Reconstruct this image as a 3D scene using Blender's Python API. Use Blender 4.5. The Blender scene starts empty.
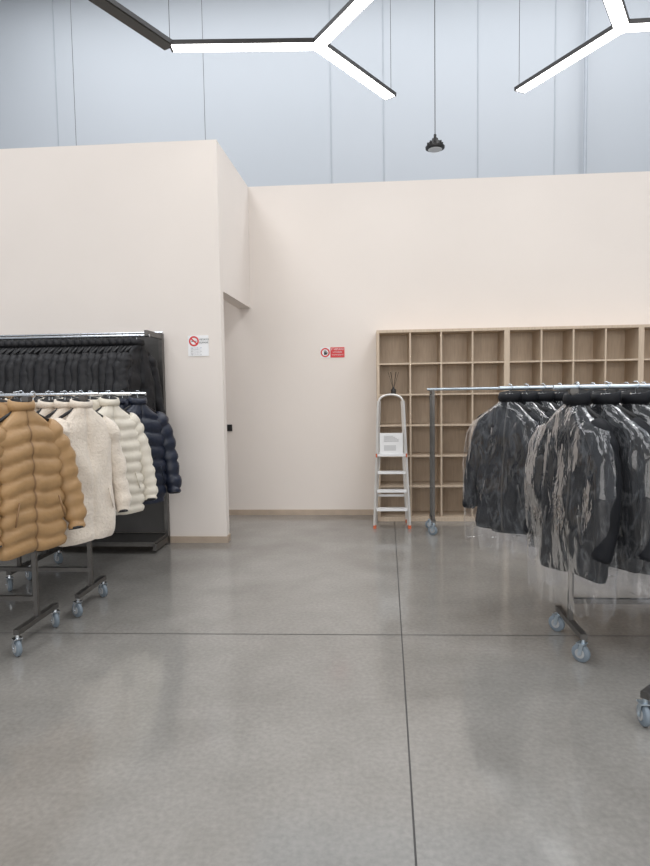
import bpy, bmesh, math, random
from mathutils import Vector, Matrix, noise
random.seed(7)
scene=bpy.context.scene
COL=scene.collection
# ------------------------------------------------------------------ camera
f=610.0; psi=.07; th=.0689; rho=.015; C=Vector((0,0,1.5))
F=Vector((-math.sin(psi)*math.cos(th),math.cos(psi)*math.cos(th),-math.sin(th)))
r0=Vector((math.cos(psi),math.sin(psi),0)); u0=r0.cross(F)
R=r0*math.cos(rho)-u0*math.sin(rho); U=R.cross(F)
cam=bpy.data.cameras.new("camera"); camo=bpy.data.objects.new("camera",cam); COL.objects.link(camo)
cam.sensor_fit='HORIZONTAL'; cam.sensor_width=36; cam.lens=f/650*36
camo.matrix_world=Matrix(((R.x,U.x,-F.x,C.x),(R.y,U.y,-F.y,C.y),(R.z,U.z,-F.z,C.z),(0,0,0,1)))
scene.camera=camo
scene.view_settings.view_transform='Standard'

# ------------------------------------------------------------------ materials
def mat(name,col,rough=.5,metal=0,bump=0,bscale=50,var=0,vscale=5,sheen=0,emis=None,es=0,spec=.5,bdist=.01):
    m=bpy.data.materials.new(name); m.use_nodes=True; nt=m.node_tree; b=nt.nodes["Principled BSDF"]
    b.inputs["Base Color"].default_value=(*col,1); b.inputs["Roughness"].default_value=rough; b.inputs["Metallic"].default_value=metal
    b.inputs["Specular IOR Level"].default_value=spec
    if sheen: b.inputs["Sheen Weight"].default_value=sheen
    if emis: b.inputs["Emission Color"].default_value=(*emis,1); b.inputs["Emission Strength"].default_value=es
    tc=nt.nodes.new("ShaderNodeTexCoord")
    if var:
        n=nt.nodes.new("ShaderNodeTexNoise"); n.inputs["Scale"].default_value=vscale; n.inputs["Detail"].default_value=4
        nt.links.new(tc.outputs["Object"],n.inputs["Vector"])
        r=nt.nodes.new("ShaderNodeValToRGB")
        r.color_ramp.elements[0].position=.3; r.color_ramp.elements[1].position=.7
        r.color_ramp.elements[0].color=(*[c*(1-var) for c in col],1); r.color_ramp.elements[1].color=(*[min(1,c*(1+var)) for c in col],1)
        nt.links.new(n.outputs["Fac"],r.inputs["Fac"]); nt.links.new(r.outputs["Color"],b.inputs["Base Color"])
    if bump:
        n=nt.nodes.new("ShaderNodeTexNoise"); n.inputs["Scale"].default_value=bscale; n.inputs["Detail"].default_value=3
        nt.links.new(tc.outputs["Object"],n.inputs["Vector"])
        bp=nt.nodes.new("ShaderNodeBump"); bp.inputs["Strength"].default_value=bump; bp.inputs["Distance"].default_value=bdist
        nt.links.new(n.outputs["Fac"],bp.inputs["Height"]); nt.links.new(bp.outputs["Normal"],b.inputs["Normal"])
    return m
M_wall=mat("wall_paint_cream",(.79,.73,.68),.85,bump=.05,bscale=120,var=.015,vscale=1.2)
M_base=mat("baseboard_wood",(.46,.37,.29),.5,var=.08,vscale=8)
M_ceil=mat("ceiling_white",(.75,.78,.8),.9,var=.02)
M_steel=mat("steel_dark",(.13,.125,.12),.38,.8,var=.1,vscale=20)
M_chrome=mat("chrome_rail",(.68,.72,.76),.22,1,var=.03)
M_alu=mat("aluminium",(.74,.72,.69),.35,.4,var=.04)
M_galv=mat("galvanised_rail",(.45,.52,.58),.35,.8,var=.1,vscale=30)
M_rubber=mat("caster_rubber",(.18,.22,.26),.5,var=.05)
M_black=mat("black_plastic",(.012,.012,.013),.45,var=.1)
M_white=mat("white_plastic",(.8,.8,.8),.4,var=.02)
M_red=mat("sign_red",(.62,.02,.025),.4,var=.03)
M_orange=mat("orange_plastic",(.6,.13,.05),.45,var=.05)
M_led=mat("led_diffuser",(.9,.9,.9),.5,emis=(1,.98,.95),es=10)
M_fixt=mat("fixture_black",(.02,.018,.017),.4,var=.1)
M_tan=mat("tan_nylon",(.39,.235,.105),.5,bump=.35,bscale=30,var=.08,vscale=6)
M_cream=mat("cream_nylon",(.72,.67,.575),.55,bump=.35,bscale=30,var=.04,vscale=6)
M_fleece=mat("beige_fleece",(.76,.675,.575),.95,bump=.7,bscale=60,var=.05,vscale=45,sheen=.4,bdist=.012)
M_navy=mat("navy_nylon",(.010,.015,.032),.42,bump=.3,bscale=38,var=.15,vscale=6)
M_blackc=mat("black_cloth",(.008,.008,.010),.6,bump=.3,bscale=40,var=.25,vscale=9,spec=.4)
M_dark=mat("dark_cloth",(.007,.008,.011),.65,bump=.2,bscale=14,var=.2,vscale=6,spec=.25)
M_lining=mat("dark_lining",(.02,.02,.022),.7,var=.1)
M_dzip=mat("dark_zip",(.10,.095,.09),.35,.6,var=.05)
M_tanzip=mat("tan_zip",(.26,.15,.07),.5,var=.05)
M_glass=mat("dark_glass",(.05,.05,.05),.15,var=.1)
def wood(name,c1,c2):
    m=bpy.data.materials.new(name); m.use_nodes=True; nt=m.node_tree; b=nt.nodes["Principled BSDF"]; b.inputs["Roughness"].default_value=.55
    tc=nt.nodes.new("ShaderNodeTexCoord"); mp=nt.nodes.new("ShaderNodeMapping"); mp.inputs["Scale"].default_value=(14,14,1.2)
    n=nt.nodes.new("ShaderNodeTexNoise"); n.inputs["Scale"].default_value=4; n.inputs["Detail"].default_value=5
    r=nt.nodes.new("ShaderNodeValToRGB"); r.color_ramp.elements[0].position=.35; r.color_ramp.elements[1].position=.68
    r.color_ramp.elements[0].color=(*c1,1); r.color_ramp.elements[1].color=(*c2,1)
    nt.links.new(tc.outputs["Object"],mp.inputs["Vector"]); nt.links.new(mp.outputs["Vector"],n.inputs["Vector"])
    nt.links.new(n.outputs["Fac"],r.inputs["Fac"]); nt.links.new(r.outputs["Color"],b.inputs["Base Color"]); return m
M_wood=wood("light_oak_veneer",(.53,.42,.315),(.62,.505,.385))
def mk_panel():
    m=bpy.data.materials.new("hall_panel_blue_grey"); m.use_nodes=True; nt=m.node_tree; b=nt.nodes["Principled BSDF"]; b.inputs["Roughness"].default_value=.6
    tc=nt.nodes.new("ShaderNodeTexCoord"); n=nt.nodes.new("ShaderNodeTexNoise"); n.inputs["Scale"].default_value=.35; n.inputs["Detail"].default_value=2
    r=nt.nodes.new("ShaderNodeValToRGB"); r.color_ramp.elements[0].color=(.42,.45,.485,1); r.color_ramp.elements[1].color=(.47,.495,.53,1)
    nt.links.new(tc.outputs["Object"],n.inputs["Vector"]); nt.links.new(n.outputs["Fac"],r.inputs["Fac"]); nt.links.new(r.outputs["Color"],b.inputs["Base Color"]); return m
M_panel=mk_panel(); M_seam=mat("panel_seam",(.38,.41,.445),.7,var=.05)
def mk_floor():
    m=bpy.data.materials.new("polished_concrete"); m.use_nodes=True; nt=m.node_tree; b=nt.nodes["Principled BSDF"]; L=nt.links.new
    tc=nt.nodes.new("ShaderNodeTexCoord")
    n1=nt.nodes.new("ShaderNodeTexNoise"); n1.inputs["Scale"].default_value=.8; n1.inputs["Detail"].default_value=7; n1.inputs["Roughness"].default_value=.6; n1.inputs["Distortion"].default_value=.4
    n2=nt.nodes.new("ShaderNodeTexNoise"); n2.inputs["Scale"].default_value=45; n2.inputs["Detail"].default_value=5
    n3=nt.nodes.new("ShaderNodeTexNoise"); n3.inputs["Scale"].default_value=3.2; n3.inputs["Detail"].default_value=5
    for n in (n1,n2,n3): L(tc.outputs["Object"],n.inputs["Vector"])
    r1=nt.nodes.new("ShaderNodeValToRGB"); e=r1.color_ramp.elements; e[0].position=.3; e[1].position=.7
    e[0].color=(.212,.202,.186,1); e[1].color=(.288,.277,.258,1)
    r2=nt.nodes.new("ShaderNodeValToRGB"); e=r2.color_ramp.elements; e[0].position=.3; e[1].position=.7
    e[0].color=(.88,.88,.88,1); e[1].color=(1.08,1.08,1.08,1)
    r3=nt.nodes.new("ShaderNodeValToRGB"); e=r3.color_ramp.elements; e[0].position=.35; e[1].position=.65
    e[0].color=(.93,.93,.925,1); e[1].color=(1.05,1.05,1.05,1)
    def mul(a,c):
        mx=nt.nodes.new("ShaderNodeMix"); mx.data_type='RGBA'; mx.blend_type='MULTIPLY'; mx.inputs["Factor"].default_value=1
        L(a,mx.inputs["A"]); L(c,mx.inputs["B"]); return mx.outputs["Result"]
    L(n1.outputs["Fac"],r1.inputs["Fac"]); L(n2.outputs["Fac"],r2.inputs["Fac"]); L(n3.outputs["Fac"],r3.inputs["Fac"])
    L(mul(mul(r1.outputs["Color"],r2.outputs["Color"]),r3.outputs["Color"]),b.inputs["Base Color"])
    rr=nt.nodes.new("ShaderNodeMapRange"); rr.inputs["To Min"].default_value=.09; rr.inputs["To Max"].default_value=.17
    L(n3.outputs["Fac"],rr.inputs["Value"]); L(rr.outputs["Result"],b.inputs["Roughness"]); b.inputs["Specular IOR Level"].default_value=.9
    bp=nt.nodes.new("ShaderNodeBump"); bp.inputs["Strength"].default_value=.01; bp.inputs["Distance"].default_value=.004
    L(n2.outputs["Fac"],bp.inputs["Height"]); L(bp.outputs["Normal"],b.inputs["Normal"]); return m
M_floor=mk_floor(); M_joint=mat("joint_filler",(.055,.052,.05),.7,var=.15,vscale=20)
def mk_film():
    m=bpy.data.materials.new("clear_plastic_film"); m.use_nodes=True; nt=m.node_tree; nt.nodes.remove(nt.nodes["Principled BSDF"]); L=nt.links.new
    out=nt.nodes["Material Output"]; tc=nt.nodes.new("ShaderNodeTexCoord")
    mp=nt.nodes.new("ShaderNodeMapping"); mp.inputs["Scale"].default_value=(8,8,3); mp.inputs["Rotation"].default_value=(.12,.25,.4)
    n=nt.nodes.new("ShaderNodeTexNoise"); n.inputs["Scale"].default_value=1.8; n.inputs["Detail"].default_value=3; n.inputs["Distortion"].default_value=.5
    L(tc.outputs["Object"],mp.inputs["Vector"]); L(mp.outputs["Vector"],n.inputs["Vector"])
    bp=nt.nodes.new("ShaderNodeBump"); bp.inputs["Strength"].default_value=.45; bp.inputs["Distance"].default_value=.03; L(n.outputs["Fac"],bp.inputs["Height"])
    tr=nt.nodes.new("ShaderNodeBsdfTransparent"); tr.inputs["Color"].default_value=(.985,.985,.99,1)
    gl=nt.nodes.new("ShaderNodeBsdfGlossy"); gl.inputs["Roughness"].default_value=.07; gl.inputs["Color"].default_value=(1,1,1,1); L(bp.outputs["Normal"],gl.inputs["Normal"])
    df2=nt.nodes.new("ShaderNodeBsdfDiffuse"); df2.inputs["Color"].default_value=(.82,.86,.92,1)
    sub=nt.nodes.new("ShaderNodeMath"); sub.operation='SUBTRACT'; sub.inputs[1].default_value=.5; L(n.outputs["Fac"],sub.inputs[0])
    ab=nt.nodes.new("ShaderNodeMath"); ab.operation='ABSOLUTE'; L(sub.outputs[0],ab.inputs[0])
    ra=nt.nodes.new("ShaderNodeValToRGB"); e=ra.color_ramp.elements; e[0].position=.0; e[1].position=.035; e[0].color=(.085,.085,.085,1); e[1].color=(.016,.016,.016,1)
    L(ab.outputs[0],ra.inputs["Fac"])
    m1=nt.nodes.new("ShaderNodeMixShader"); L(ra.outputs["Color"],m1.inputs[0]); L(tr.outputs[0],m1.inputs[1]); L(df2.outputs[0],m1.inputs[2])
    m2=nt.nodes.new("ShaderNodeMixShader"); lw=nt.nodes.new("ShaderNodeLayerWeight"); lw.inputs["Blend"].default_value=.16; L(bp.outputs["Normal"],lw.inputs["Normal"])
    mr=nt.nodes.new("ShaderNodeMapRange"); mr.inputs["To Min"].default_value=.045; mr.inputs["To Max"].default_value=.5; L(lw.outputs["Fresnel"],mr.inputs["Value"]); L(mr.outputs["Result"],m2.inputs[0])
    L(m1.outputs[0],m2.inputs[1]); L(gl.outputs[0],m2.inputs[2])
    L(m2.outputs[0],out.inputs["Surface"]); return m
M_film=mk_film()

# ------------------------------------------------------------------ mesh helpers
def finish(bm,name,mats,parent=None,loc=(0,0,0),rot=(0,0,0),smooth=True):
    me=bpy.data.meshes.new(name); bmesh.ops.recalc_face_normals(bm,faces=bm.faces[:]) ; bm.to_mesh(me); bm.free()
    for m in mats: me.materials.append(m)
    if smooth:
        me.polygons.foreach_set("use_smooth",[True]*len(me.polygons))
        try: me.set_sharp_from_angle(angle=math.radians(40))
        except Exception: pass
    return obj(name,me,parent,loc,rot)
def obj(name,me,parent=None,loc=(0,0,0),rot=(0,0,0)):
    o=bpy.data.objects.new(name,me); COL.objects.link(o); o.location=loc; o.rotation_euler=rot
    if parent: o.parent=parent
    return o
def empty(name,loc=(0,0,0),rot=(0,0,0)):
    o=bpy.data.objects.new(name,None); COL.objects.link(o); o.location=loc; o.rotation_euler=rot; o.empty_display_size=.1; return o
def box(bm,x0,x1,y0,y1,z0,z1,mi=0):
    v=[bm.verts.new((x,y,z)) for z in (z0,z1) for y in (y0,y1) for x in (x0,x1)]
    for q in ((0,1,3,2),(4,6,7,5),(0,4,5,1),(2,3,7,6),(0,2,6,4),(1,5,7,3)):
        fc=bm.faces.new([v[i] for i in q]); fc.material_index=mi
def obox(bm,p,q,w,h,mi=0,up=Vector((0,0,1))):
    p=Vector(p);q=Vector(q);d=(q-p).normalized(); s=d.cross(up)
    if s.length<1e-3: s=Vector((1,0,0))
    s.normalize(); u=s.cross(d)
    vs=[]
    for c in (p,q):
        for a,b in ((-1,-1),(1,-1),(1,1),(-1,1)): vs.append(bm.verts.new(c+s*a*w/2+u*b*h/2))
    for k in ((0,1,2,3),(7,6,5,4),(0,4,5,1),(1,5,6,2),(2,6,7,3),(3,7,4,0)):
        fc=bm.faces.new([vs[i] for i in k]); fc.material_index=mi
def loft(bm,rings,mi=0,cap0=False,cap1=False,mf=None):
    vr=[[bm.verts.new(p) for p in r] for r in rings]; n=len(rings[0])
    for i in range(len(vr)-1):
        for j in range(n):
            fc=bm.faces.new((vr[i][j],vr[i][(j+1)%n],vr[i+1][(j+1)%n],vr[i+1][j])); fc.material_index=mf(i,j) if mf else mi
    if cap0: bm.faces.new(vr[0][::-1]).material_index=mi
    if cap1: bm.faces.new(vr[-1]).material_index=mi
def tube(bm,pts,r,n=8,mi=0,cap=True):
    pts=[Vector(p) for p in pts]; rings=[]
    ref=None
    for i,p in enumerate(pts):
        t=(pts[min(i+1,len(pts)-1)]-pts[max(i-1,0)]).normalized()
        if ref is None: ref=Vector((0,0,1)) if abs(t.z)<.9 else Vector((1,0,0))
        a=(ref-t*ref.dot(t)).normalized(); b=t.cross(a); ref=a
        rr=r[i] if isinstance(r,(list,tuple)) else r
        rings.append([p+a*math.cos(2*math.pi*k/n)*rr+b*math.sin(2*math.pi*k/n)*rr for k in range(n)])
    loft(bm,rings,mi,cap,cap)
def lathe(bm,prof,c=(0,0,0),n=24,mi=0,axis='z'):
    c=Vector(c); rings=[]
    for r,h in prof:
        ring=[]
        for k in range(n):
            a=2*math.pi*k/n; x=max(r,1e-4)*math.cos(a); y=max(r,1e-4)*math.sin(a)
            ring.append(c+(Vector((x,y,h)) if axis=='z' else Vector((h,x,y)) if axis=='x' else Vector((x,h,y))))
        rings.append(ring)
    loft(bm,rings,mi,True,True)
def simple(name,mats,boxes,parent=None):
    bm=bmesh.new()
    for b in boxes: box(bm,*b)
    return finish(bm,name,mats,parent,smooth=False)

# ------------------------------------------------------------------ room shell
H=3.915; YB=7.3; YF=5.93; XS=-1.415
simple("floor",[M_floor],[(-9,9,-9,12,-.2,0)])
bm=bmesh.new()
def joint(p,q,w=.007):
    p=Vector(p);q=Vector(q);d=(q-p).normalized();s=Vector((-d.y,d.x,0))*w/2; z=Vector((0,0,.0012))
    bm.faces.new([bm.verts.new(v+z) for v in (p-s,q-s,q+s,p+s)])
joint((-.05+.132,0,0),(.307,7.28,0)); joint((-8.9,3.49,0),(8.9,3.84,0)); joint((4.2,-8,0),(4.35,7.2,0)); joint((-8.9,-.9,0),(8.9,-.55,0))
finish(bm,"trim_1",[M_joint],smooth=False)
simple("wall_back",[M_wall],[(-3.2,8.99,YB,YB+.15,0,H)])
simple("wall_left",[M_wall],[(-8.99,XS,YF,YF+.12,0,H)])
bm=bmesh.new()
vs=[(XS,YF+.12),(XS+.035,YB),(XS-.12,YB),(XS-.12,YF+.12)]
lo=[bm.verts.new((x,y,2.5)) for x,y in vs]; hi=[bm.verts.new((x,y,H)) for x,y in vs]
bm.faces.new(lo); bm.faces.new(hi)
for k in range(4): bm.faces.new((lo[k],lo[(k+1)%4],hi[(k+1)%4],hi[k]))
finish(bm,"wall_side",[M_wall],smooth=False)
simple("wall_passage",[M_wall],[(-3.3,-3.2,YF+.12,YB+.15,0,H)])
simple("baseboard_back",[M_base],[(-3.2,.1,YB-.012,YB,0,.065)])
simple("baseboard_left",[M_base],[(-8.99,XS,YF-.012,YF,0,.065),(XS,XS+.012,YF-.012,YF+.12,0,.065)])
simple("wall_hall_far",[M_panel],[(-9,9,12,12.2,0,9.5)])
simple("wall_hall_left",[M_panel],[(-9.2,-9,-9,12.2,0,9.5)])
simple("wall_hall_right",[M_panel],[(9,9.2,-9,12.2,0,9.5)])
simple("wall_hall_rear",[M_wall],[(-9.2,9.2,-9.2,-9,0,9.5)])
simple("ceiling",[M_ceil],[(-9.2,9.2,-9.2,12.2,9.5,9.7)])
seams=[(x-.009,x+.009,11.99,12.0,0,9.5) for x in (-8.0,-6.02,-.64,.36,2.12,3.53,6.2)]
simple("trim_2",[M_seam],seams)
bm=bmesh.new(); tube(bm,[(4.02,11.8,0),(4.02,11.8,9.49)],.03,12)
for z in (3,5.0): box(bm,3.98,4.06,11.75,11.98,z,z+.03)
finish(bm,"downpipe",[mat("pipe_grey",(.38,.41,.45),.5,var=.05)])

# ------------------------------------------------------------------ bookcases
def bookcase(x0,w=1.44,h=2.17,yf=6.93,cols=4,rows=6):
    bm=bmesh.new(); t=.03; s=.018; y1=YB-.001; x1=x0+w
    box(bm,x0,x0+t,yf,y1,0,h); box(bm,x1-t,x1,yf,y1,0,h)
    box(bm,x0+t,x1-t,yf,y1,h-t,h); box(bm,x0+t,x1-t,yf,y1,.0,.05)
    box(bm,x0+t,x1-t,y1-.012,y1,.05,h-t)
    cw=(w-2*t)/cols; rh=(h-t-.05)/rows
    for c in range(1,cols): box(bm,x0+t+c*cw-s/2,x0+t+c*cw+s/2,yf+.006,y1-.012,.05,h-t)
    for r in range(1,rows): box(bm,x0+t,x1-t,yf+.004,y1-.012,.05+r*rh-s/2,.05+r*rh+s/2)
    return finish(bm,"bookcase",[M_wood],smooth=False)
for i in range(4): bookcase(.11+i*1.44)
rh=(2.17-.08)/6; zs=.05+4*rh+.009
bm=bmesh.new(); lathe(bm,[(.0,0),(.028,.0),(.03,.008),(.03,.05),(.013,.065),(.012,.08),(.0,.08)],(0,0,0),20,0)
for a in range(6):
    an=a*1.05; tube(bm,[(0,0,.05),(.06*math.cos(an),.05*math.sin(an),.25)],.0022,5,1)
finish(bm,"reed_diffuser",[M_glass,M_black],loc=(.30,7.05,zs+.001))

# ------------------------------------------------------------------ stepladder
lad=empty("step_ladder",(.255,6.58,0))
bm=bmesh.new()
def LX(z): return .185-(.185-.125)*z/1.45
def LY(z): return .12*z/1.45
for s in (-1,1):
    obox(bm,(s*LX(.03),LY(.03),.03),(s*LX(1.38),LY(1.38),1.38),.022,.05)
    obox(bm,(s*(.175),.30,.03),(s*.13,.10,.80),.02,.03)
pts=[(-LX(1.36),LY(1.36),1.36)]+[(LX(1.38)*-math.cos(a),LY(1.4),1.38+.07*math.sin(a)) for a in [math.pi*k/10 for k in range(11)]]+[(LX(1.36),LY(1.36),1.36)]
tube(bm,pts,.012,8)
finish(bm,"rails",[M_alu],lad,smooth=True)
bm=bmesh.new()
for z in (.19,.39,.59): box(bm,-LX(z)+.01,LX(z)-.01,LY(z)-.03,LY(z)+.06,z,z+.025)
box(bm,-.15,.15,LY(.8)-.03,LY(.8)+.2,.78,.805); box(bm,-.165,.165,.27,.285,.3,.325)
finish(bm,"treads",[M_white],lad,smooth=False)
bm=bmesh.new()
for s in (-1,1):
    box(bm,s*.188-.016,s*.188+.016,-.028,.028,0,.035); box(bm,s*.177-.014,s*.177+.014,.28,.32,0,.035)
    box(bm,s*.162-.008,s*.162+.008,.035,.095,.77,.81)
finish(bm,"feet",[M_orange],lad,smooth=False)
bm=bmesh.new(); box(bm,-.125,.125,.07,.12,.806,1.03,0); box(bm,-.08,.05,.0675,.07,.84,.9,1); box(bm,-.08,.08,.0675,.07,.94,.95,2)
for k in range(4): box(bm,-.08,.08-.02*k,.0675,.07,.96+.012*k,.965+.012*k,2)
finish(bm,"instruction_panel",[M_white,mat("paper_grey",(.6,.6,.6),.7,var=.05),mat("print_grey",(.5,.5,.5),.7,var=.05)],lad,smooth=False)

# ------------------------------------------------------------------ racks
def caster(bm,x,y,zt,yaw=0):
    b=bmesh.new()
    lathe(b,[(.0,-.014),(.042,-.014),(.05,-.008),(.05,.008),(.042,.014),(0,.014)],(0,.012,.05),24,2,'x')
    lathe(b,[(.0,-.018),(.026,-.018),(.026,.018),(0,.018)],(0,.012,.05),16,3,'x')
    lathe(b,[(.0,-.026),(.009,-.026),(.009,.026),(0,.026)],(0,.012,.05),10,1,'x')
    for s in (-1,1): obox(b,(s*.022,.012,.045),(s*.022,0,.105),.02,.004,1,Vector((1,0,0)))
    box(b,-.025,.025,-.015,.03,.103,.109,1)
    tube(b,[(0,0,.108),(0,0,zt)],.01,8,1)
    bmesh.ops.transform(b,matrix=Matrix.Translation((x,y,0))@Matrix.Rotation(yaw,4,'Z'),verts=b.verts)
    me=bpy.data.meshes.new("t"); b.to_mesh(me); b.free(); bm.from_mesh(me); bpy.data.meshes.remove(me)
M_hub=mat("caster_hub",(.40,.41,.42),.4,var=.05)
def rack(x0,x1,y,px0,zr=1.5,foot=.45,rail=M_chrome,px1=None,double=False,lower=True,M=None):
    bm=bmesh.new(); px1=px1 or x1-.1
    tube(bm,[(x0,y,zr),(x1,y,zr)],.0135,10,1)
    for px in (px0,px1):
        yy=(y-foot/2+.03,y+foot/2-.03) if double else (y,)
        for q in yy: obox(bm,(px,q,.14),(px,q,zr-.01),.026,.026,0,Vector((0,1,0)))
        if double: obox(bm,(px,yy[0],zr-.03),(px,yy[1],zr-.03),.028,.028,0)
        obox(bm,(px,y-foot/2,.145),(px,y+foot/2,.145),.035,.03,0)
        for s in (-1,1): caster(bm,px,y+s*(foot/2-.01),.135,random.uniform(.7,1.3))
        box(bm,px-.022,px+.022,y-.022,y+.022,zr-.035,zr-.008,0)
    if lower: obox(bm,(px0,y,.27),(px1,y,.27),.028,.028,0)
    if M: bmesh.ops.transform(bm,matrix=M,verts=bm.verts)
    return finish(bm,"garment_rack",[M_steel,rail,M_rubber,M_hub])
Z=1.5
rack(-3.9,-1.97,3.5,-2.02,px1=-3.7)
rack(-3.9,-1.85,4.10,-1.96,px1=-3.7,foot=.42)
rack(-3.9,-1.80,4.55,-2.75,foot=.3,px1=-3.7)
rack(-3.9,-1.83,4.95,-2.75,px1=-3.7)
rack(.62,2.9,6.4,.67,double=True,rail=M_galv,lower=False,foot=.3)
rack(.90,3.1,4.25,2.3,rail=M_galv)
rack(1.05,3.1,3.54,1.16,rail=M_galv)
rack(0,1.7,0,.05,rail=M_galv,M=Matrix.Translation((1.33,2.87,0))@Matrix.Rotation(math.radians(-47),4,'Z'))
bm=bmesh.new()
for x in (-2.0,-4.4):
    obox(bm,(x,5.87,0),(x,5.87,2.08),.035,.06,0,Vector((0,1,0)))
    obox(bm,(x,5.46,2.05),(x,5.87,2.05),.03,.05)
    obox(bm,(x,5.5,.06),(x,5.87,.06),.035,.06)
box(bm,-4.4,-2.0,5.86,5.885,.12,2.06,2)
tube(bm,[(-4.42,5.5,2.03),(-1.98,5.5,2.03)],.014,10,1)
tube(bm,[(-4.42,5.87,2.09),(-1.98,5.87,2.09)],.012,10,1)
box(bm,-4.4,-2.0,5.5,5.88,.07,.11,0)
finish(bm,"display_frame",[M_steel,M_chrome,mat("frame_backpanel",(.07,.067,.064),.5,var=.1)])

# ------------------------------------------------------------------ jackets
def interp(tab,v):
    for a,b in zip(tab,tab[1:]):
        if v<=b[0]:
            k=(v-a[0])/(b[0]-a[0]+1e-9); return [a[i]+(b[i]-a[i])*k for i in range(1,len(a))]
    return list(tab[-1][1:])
def jacket_mesh(name,mats,L=.84,W=.23,T=.075,q=0,qa=.012,wr=.008,wf=7,sr=.066,seed=0,collar=.06,hanger=True,sl=.62,hood=False):
    """mats: 0 cloth,1 lining,2 zip,3 hanger,4 hook.  origin = point on rail, front = -y"""
    bm=bmesh.new(); z0=-.10; NR=60; S=Vector((seed*3.1,seed*1.7,seed*.9)); c0=1.5*math.pi
    ANG=sorted([2*math.pi*j/44 for j in range(44) if abs(2*math.pi*j/44-c0)>.05]+[c0-.045,c0-.0125,c0+.0125,c0+.045]); N=len(ANG)
    tab=[(0,.065,.05),(.02,.08,.055),(.06,.125,T*.72),(.10,W*.80,T*.85),(.145,W*.93,T*.95),(.3,W,T*1.12),(L*.8,W*1.08,T*1.2),(L*.96,W*1.09,T*1.15),(L,W*1.03,T*1.0)]
    def quilt(v): return qa*(abs(math.sin(math.pi*v/q))**.5-.6) if q else 0
    rings=[]
    for i in range(NR+1):
        v=L*i/NR; hw,ht=interp(tab,v); ring=[]
        for j in range(N):
            a=ANG[j]; ca,sa=math.cos(a),math.sin(a)
            x=hw*math.copysign(abs(ca)**.8,ca); y=ht*math.copysign(abs(sa)**.75,sa)
            p=Vector((x,y,z0-v)); nrm=Vector((ca*.6,sa,0)).normalized()
            k=min(1,v/.12)
            qq=quilt(v+.02*noise.noise(Vector((x*5,y*5,v*2))+S)-.12*abs(x))*min(1,v/.1)
            d=qq+wr*k*(noise.noise(p*wf+S)*1.6+.6*noise.noise(Vector((p.x*wf*2.6,p.y*4,p.z*wf*.9))+S))
            if sa<0 and abs(a-c0)<.02: d-=.010
            p+=nrm*d
            p.z+=.012*noise.noise(Vector((x*6,y*6,1))+S)*(v/L)
            p.y+=.03*(v/L)*math.sin(2*x*3+seed)-(.5*x*x)
            ring.append(p)
        rings.append(ring)
    jz=[j for j in range(N-1) if abs((ANG[j]+ANG[j+1])/2-c0)<.005]
    loft(bm,rings,0,mf=lambda i,j: 2 if j in jz and i>1 else 0)
    last=rings[-1]; c=sum(last,Vector())/len(last)
    loft(bm,[last,[c+(p-c)*.9+Vector((0,0,.012)) for p in last],[c+(p-c)*.85+Vector((0,0,.1)) for p in last]],1,False,True)
    cr=[]
    for (dr,dz) in ((0,.002),(.008,-.0),(.012,collar*.5),(.006,collar),(-.006,collar),(-.012,collar*.4),(-.02,-.03)):
        cr.append([Vector(((.07+dr)*math.cos(a),(.052+dr)*math.sin(a)-.0,z0+dz+.012*math.sin(a)*(dz/collar if dz>0 else 0))) for a in [2*math.pi*k/24 for k in range(24)]])
    loft(bm,cr,0,False,True,mf=lambda i,j:0 if i<4 else 1)
    if hood:
        hr=[]
        for k in range(7):
            t=k/6; hr.append([Vector(((.11-.03*t)*math.cos(a),.06+.045*math.sin(a)*(1-.3*t)+.02*t,z0+.03-.2*t+.02*math.cos(a*2))) for a in [2*math.pi*m/20 for m in range(20)]])
        loft(bm,hr,0,True,True)
    for s in (-1,1):
        P=[Vector((s*W*.68,0,z0-.105)),Vector((s*(W*.90),0,z0-.15)),Vector((s*(W+.03),-.005,z0-.27)),Vector((s*(W+.07),-.02,z0-.27-sl*.35)),Vector((s*(W+.085),-.05,z0-.22-sl*.75)),Vector((s*(W+.075),-.075,z0-.15-sl))]
        RD=[sr*.85,sr*1.05,sr*1.02,sr*.95,sr*.85,sr*.68]
        n=44; rr=[]; ls=0; prev=None
        for i in range(n+1):
            t=i/n*(len(P)-1); k=min(int(t),len(P)-2); u=t-k
            p0=P[max(k-1,0)];p1=P[k];p2=P[k+1];p3=P[min(k+2,len(P)-1)]
            p=.5*((2*p1)+(-p0+p2)*u+(2*p0-5*p1+4*p2-p3)*u*u+(-p0+3*p1-3*p2+p3)*u**3)
            tg=(.5*((-p0+p2)+2*(2*p0-5*p1+4*p2-p3)*u+3*(-p0+3*p1-3*p2+p3)*u*u)).normalized()
            if prev is not None: ls+=(p-prev).length
            prev=p; r=RD[k]+(RD[k+1]-RD[k])*u
            if i>=n-1: r*=.86
            a1=Vector((0,1,0)); a1=(a1-tg*a1.dot(tg)).normalized(); b1=tg.cross(a1); ring=[]
            for m in range(20):
                an=2*math.pi*m/20; dr=a1*math.cos(an)+b1*math.sin(an)
                pp=p+dr*r
                pp+=dr*(quilt(ls+.02*noise.noise(pp*6+S))*.8+wr*1.3*(noise.noise(pp*wf*1.3+S)+.7*noise.noise(Vector((pp.x*5,pp.y*5,pp.z*wf*3))+S)))
                ring.append(pp)
            rr.append(ring)
        loft(bm,rr,0,True,False)
        c=sum(rr[-1],Vector())/20
        loft(bm,[rr[-1],[c+(p-c)*.8+Vector((0,0,.03)) for p in rr[-1]]],1,False,True)
        obox(bm,(s*.13,-T*1.19-.008-.5*.13**2,z0-L*.62),(s*.165,-T*1.15-.008-.5*.165**2,z0-L*.78),.006,.01,2,Vector((0,1,0)))
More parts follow.
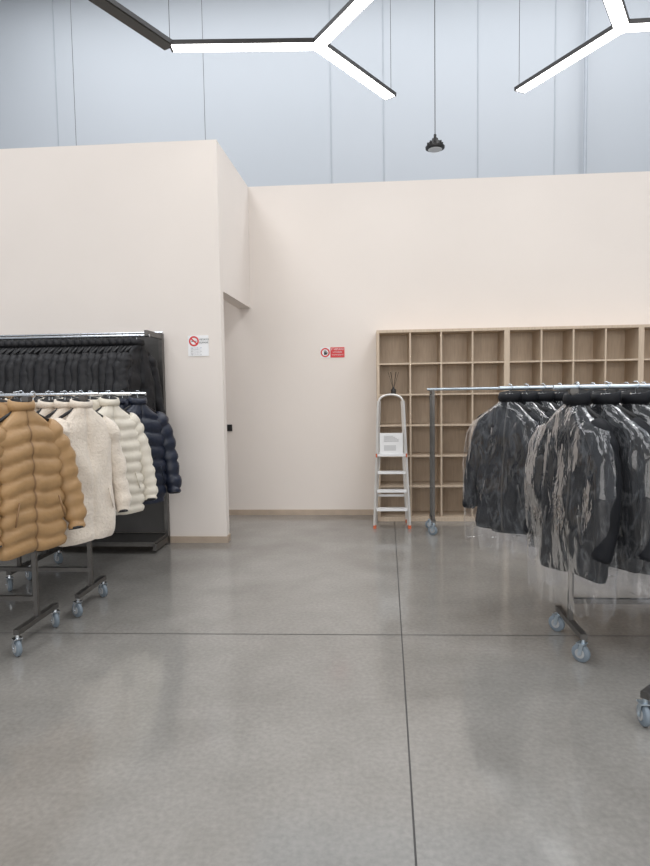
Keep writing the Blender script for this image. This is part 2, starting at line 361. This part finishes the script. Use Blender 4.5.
    if hanger:
        tube(bm,[(-.17,0,z0-.07),(-.06,0,z0-.01),(0,0,z0+.02),(.06,0,z0-.01),(.17,0,z0-.07)],.011,8,3)
        hk=[(0,0,z0+.02),(0,0,-.045)]+[(.0+.021*math.sin(a),0,-.006-.0+ -.021*math.cos(a)+.0) for a in [math.pi*k/8 for k in range(0,11)]]
        tube(bm,[(p[0],p[1],p[2]) for p in hk],.0028,6,4)
    me=bpy.data.meshes.new(name); bmesh.ops.recalc_face_normals(bm,faces=bm.faces[:]); bm.to_mesh(me); bm.free()
    for m in mats: me.materials.append(m)
    me.polygons.foreach_set("use_smooth",[True]*len(me.polygons)); return me
def jm(c,zipm=None): return [c,M_lining,zipm or c,M_black,M_chrome]
tan=[jacket_mesh("tan_puffer_mesh",jm(M_tan,M_tanzip),L=.85,W=.205,T=.085,q=.095,qa=.03,seed=s,sr=.072,hood=True) for s in (1,2)]
crm=[jacket_mesh("cream_puffer_mesh",jm(M_cream),L=.84,W=.21,T=.08,q=.085,qa=.026,seed=s,sr=.07,hood=True) for s in (3,4)]
flc=[jacket_mesh("fleece_mesh",jm(M_fleece),L=.92,W=.205,T=.072,wr=.016,wf=6,seed=s,sr=.07,collar=.05) for s in (5,6,15)]
nav=[jacket_mesh("navy_puffer_mesh",jm(M_navy),L=.83,W=.22,T=.085,q=.11,qa=.028,seed=s,sr=.075,hood=True) for s in (7,8)]
blk=[jacket_mesh("black_jacket_mesh",jm(M_blackc),L=.85,W=.19,T=.05,wr=.014,wf=9,seed=s,sr=.058,sl=.58) for s in (9,10,11)]
drk=[jacket_mesh("dark_jacket_mesh",jm(M_dark,M_dzip),L=l,W=.205,T=.06,wr=.012,wf=5,seed=s,sr=.064,sl=.62) for s,l in ((12,.89),(13,.92),(14,.86))]
def film_mesh(seed,L):
    bm=bmesh.new(); N=64; NR=60; S=Vector((seed*2.3,seed,seed*5.1)); rings=[]
    tab=[(0,.03,.02),(.05,.06,.05),(.10,.12,.08),(.19,.25,.10),(.28,.30,.115),(.5,.33,.125),(L,.30,.12)]
    for i in range(NR+1):
        v=L*i/NR; hw,ht=interp(tab,v); ring=[]
        for j in range(N):
            a=2*math.pi*j/N; ca,sa=math.cos(a),math.sin(a)
            p=Vector((hw*math.copysign(abs(ca)**.85,ca),ht*math.copysign(abs(sa)**.8,sa),-.045-v))
            k=min(1,v/.2); nr=Vector((ca*.7,sa,0))
            d=.018*k*(1-2*abs(noise.noise(Vector((p.x*9,p.y*9,p.z*3))+S)))+.006*k*noise.noise(Vector((p.x*20,p.y*20,p.z*10))+S)+.03*(v/L)**3*noise.noise(Vector((ca*3,sa*3,v*3))+S)
            p+=nr*(d-.006); p.y-=.5*p.x*p.x
            if i==NR: p.z+=.05*noise.noise(Vector((ca*2.5,sa*2.5,seed)))
            ring.append(p)
        rings.append(ring)
    loft(bm,rings,0)
    me=bpy.data.meshes.new("film"); bm.to_mesh(me); bm.free(); me.materials.append(M_film)
    me.polygons.foreach_set("use_smooth",[True]*len(me.polygons)); return me
films=[film_mesh(s,l) for s,l in ((1,1.07),(2,1.13),(3,1.09))]
D=math.radians
def hang(name,me,x,y,z,deg,cover=None,sc=1):
    o=obj(name,me,None,(x,y,z+.012),(random.uniform(-.015,.015),random.uniform(-.02,.02),D(deg+random.uniform(-4,4)))); o.scale=(sc,sc,sc)
    if cover: obj("plastic_cover",cover,o)
    return o
for i in range(5): hang("tan_puffer_jacket",tan[i%2],-2.055-.15*i,3.5,Z,68)
for i in range(9): hang("beige_fleece_jacket",flc[i%3],-1.975-.115*i,4.10,Z,64+i)
for i in range(6): hang("cream_puffer_jacket",crm[i%2],-1.97-.15*i,4.55,Z,58+i*2)
for i in range(8): hang("navy_puffer_jacket",nav[i%2],-1.90-.13*i,4.95,Z,56+i*2)
for i in range(27): hang("black_jacket",blk[i%3],-2.10-.066*i,5.5,2.03,84 if i else 70)
for i in range(12): hang("dark_jacket_in_plastic",drk[i%3],.97+.11*i,4.25,Z,-50,films[i%3])
for i in range(8): hang("dark_jacket_in_plastic",drk[(i+1)%3],1.18+.16*i,3.54,Z,-68 if i==0 else -54,films[(i+1)%3],1.06)

# ------------------------------------------------------------------ signs
def text(s,size,mat_,parent,loc,name="lettering",al='LEFT'):
    c=bpy.data.curves.new(name,'FONT'); c.body=s; c.size=size; c.align_x=al; c.materials.append(mat_); c.extrude=.0004
    o=bpy.data.objects.new(name,c); COL.objects.link(o); o.parent=parent; o.location=loc; o.rotation_euler=(math.pi/2,0,0); return o
def ring_xz(bm,cx,cz,r1,r2,y,mi,n=32):
    for k in range(n):
        a=2*math.pi*k/n;b=2*math.pi*(k+1)/n
        fc=bm.faces.new([bm.verts.new((cx+r*math.cos(t),y,cz+r*math.sin(t))) for r,t in ((r1,a),(r2,a),(r2,b),(r1,b))]); fc.material_index=mi
M_ink=mat("ink_black",(.03,.03,.035),.6,var=.05); M_grey=mat("ink_grey",(.35,.35,.37),.6,var=.05); M_signw=mat("sign_white",(.85,.85,.86),.4,var=.02)
M_blue=mat("ink_blue",(.1,.2,.4),.6,var=.05)
sg=empty("no_smoking_sign",(-1.645,YF-.001,1.96))
bm=bmesh.new(); box(bm,-.105,.1,-.004,0,-.10,.1,0); ring_xz(bm,-.045,.045,.034,.05,-.0055,1)
obox(bm,(-.074,-.0055,.072),(-.016,-.0055,.018),.0006,.014,1,Vector((0,1,0)).cross(Vector((1,0,-1))).normalized())
box(bm,-.07,-.03,-.0052,-.0045,.04,.048,2); box(bm,-.028,-.02,-.0052,-.0045,.04,.048,2)
finish(bm,"plate",[M_signw,M_red,M_ink],sg,smooth=False)
text("VIETATO",.024,M_ink,sg,(.008,-.0055,.052)); text("FUMARE",.024,M_ink,sg,(.008,-.0055,.022))
for k in range(5): text("Legge 11-11-1975 n. 584" if k%2==0 else "Legge 16-01-2003 n. 3",.011,M_grey if k else M_blue,sg,(-.08,-.0055,-.025-.016*k))
sg=empty("no_entry_sign",(-.41,YB-.001,1.95))
bm=bmesh.new(); box(bm,-.14,-.028,-.004,0,-.055,.065,0); ring_xz(bm,-.084,.005,.038,.055,-.0055,1)
box(bm,-.022,.145,-.004,0,-.055,.065,1)
box(bm,-.1,-.066,-.0055,-.0045,-.022,.008,2)
for k,h in enumerate((.026,.034,.032,.024)): box(bm,-.1+.009*k,-.094+.009*k,-.0055,-.0045,.008,h,2)
obox(bm,(-.066,-.005,-.012),(-.056,-.005,.008),.001,.006,2,Vector((1,0,0)))
finish(bm,"plate",[M_signw,M_red,M_ink],sg,smooth=False)
text("E' VIETATO",.03,M_signw,sg,(.062,-.0055,.032),al='CENTER'); text("L'ACCESSO",.022,M_signw,sg,(.062,-.0055,.002),al='CENTER'); text("AI NON ADDETTI",.017,M_signw,sg,(.062,-.0055,-.03),al='CENTER')
bm=bmesh.new(); box(bm,-.03,.03,-.012,0,-.04,.04,0); box(bm,-.018,.018,-.018,-.012,-.03,.03,0)
finish(bm,"light_switch",[M_black],loc=(-1.67,YB,1.07),smooth=False)

# ------------------------------------------------------------------ LED fixtures and lamps
ZL=4.3
def dirn(deg): return Vector((math.cos(D(deg)),math.sin(D(deg))))
def led(segs,name,wires):
    root=empty(name,(0,0,0))
    bm=bmesh.new(); b2=bmesh.new()
    for p,q,on in segs:
        p=Vector((*p,ZL+.015)); q=Vector((*q,ZL+.015)); obox(bm,p,q,.12,.035)
        d=(q-p).normalized()*.03; dz=Vector((0,0,-.019))
        if on: obox(b2,p+dz,q+dz-d*.7,.104,.006)
        else: obox(b2,p+dz+d*.5,q+dz-d*3,.095,.006,1)
    finish(bm,"housing",[M_fixt],root,smooth=False); finish(b2,"diffuser",[M_led,mat("unlit_diffuser",(.035,.033,.03),.5,var=.05)],root,smooth=False)
    bm=bmesh.new()
    for w in wires: tube(bm,[(w[0],w[1],ZL+.03),(w[0],w[1],9.49)],.0025,5)
    finish(bm,"suspension_cables",[M_fixt],root)
def pl(x,y,v):
    d=F*f+R*(x-325)+U*(433-y); t=(v-C[2])/d[2]; p=C+d*t; return Vector((p.x,p.y))
j=pl(318,46,ZL); base=pl(170,48,ZL)-j; a0=math.degrees(math.atan2(base.y,base.x)); A=base.length
k1=j+dirn(a0)*A; k3=j+dirn(a0+120)*A; k4=k1+dirn(a0+60)*A
k2=pl(391,98,ZL)
led([(j,k1,1),(j,k2,1),(j,k3,1),(k1,k4,0)],"hexagonal_led_light",[k1,k2,k3,k4])
j2=pl(622,28,ZL); b=pl(519,92,ZL)-j2; a1=math.degrees(math.atan2(b.y,b.x))
m1=j2+dirn(a1)*b.length; m2=j2+dirn(a1-120)*A; m3=j2+dirn(a1+120)*A
led([(j2,m1,1),(j2,m2,1),(j2,m3,1)],"hexagonal_led_light",[m1,m2,m3])
bm=bmesh.new(); lathe(bm,[(0,0),(.11,0),(.14,.012),(.145,.04),(.10,.06),(.09,.11),(.05,.125),(.045,.16),(0,.16)],(1.05,9.5,5.08),28,0)
lathe(bm,[(0,-.006),(.10,-.006),(.105,.0),(0,.0)],(1.05,9.5,5.08),28,1)
tube(bm,[(1.05,9.5,5.24),(1.05,9.5,5.30)],.02,8,0); tube(bm,[(1.05,9.5,5.28),(1.05,9.5,9.49)],.006,6,0)
for k in range(8):
    a=k*math.pi/4; obox(bm,(1.05+.06*math.cos(a),9.5+.06*math.sin(a),5.15),(1.05+.12*math.cos(a),9.5+.12*math.sin(a),5.15),.008,.07)
finish(bm,"high_bay_pendant_lamp",[M_fixt,M_white])
bm=bmesh.new()
for x in (-2.72,-5.0): tube(bm,[(x,10.6,3),(x,10.6,9.49)],.004,6)
finish(bm,"suspension_cable",[M_fixt])

# ------------------------------------------------------------------ lights
def area(name,loc,rot,sx,sy,e,col):
    l=bpy.data.lights.new(name,'AREA'); l.shape='RECTANGLE'; l.size=sx; l.size_y=sy; l.energy=e; l.color=col
    o=bpy.data.objects.new(name,l); COL.objects.link(o); o.location=loc; o.rotation_euler=rot; return o
area("overhead_fill",(-4.5,1,9.3),(0,0,0),3,14,570,(.975,.98,1))  # added overhead fill lamp, unseen; the ceiling has no opening
area("overhead_fill",(4.5,1,9.3),(0,0,0),3,14,570,(.975,.98,1))  # matching fill lamp added on the right side
area("far_wall_fill",(0,9.8,9.3),(0,0,0),14,2,460,(.94,.97,1))  # lamp added behind the partition to brighten the far hall wall
area("rear_fill",(0,-8.8,3.2),(math.pi/2,0,0),14,5,580,(1,.985,.965))  # added soft lamp before the solid rear wall; also reflects in the film
w=bpy.data.worlds.new("world"); scene.world=w; w.use_nodes=True
w.node_tree.nodes["Background"].inputs[0].default_value=(.8,.88,1,1); w.node_tree.nodes["Background"].inputs[1].default_value=.5
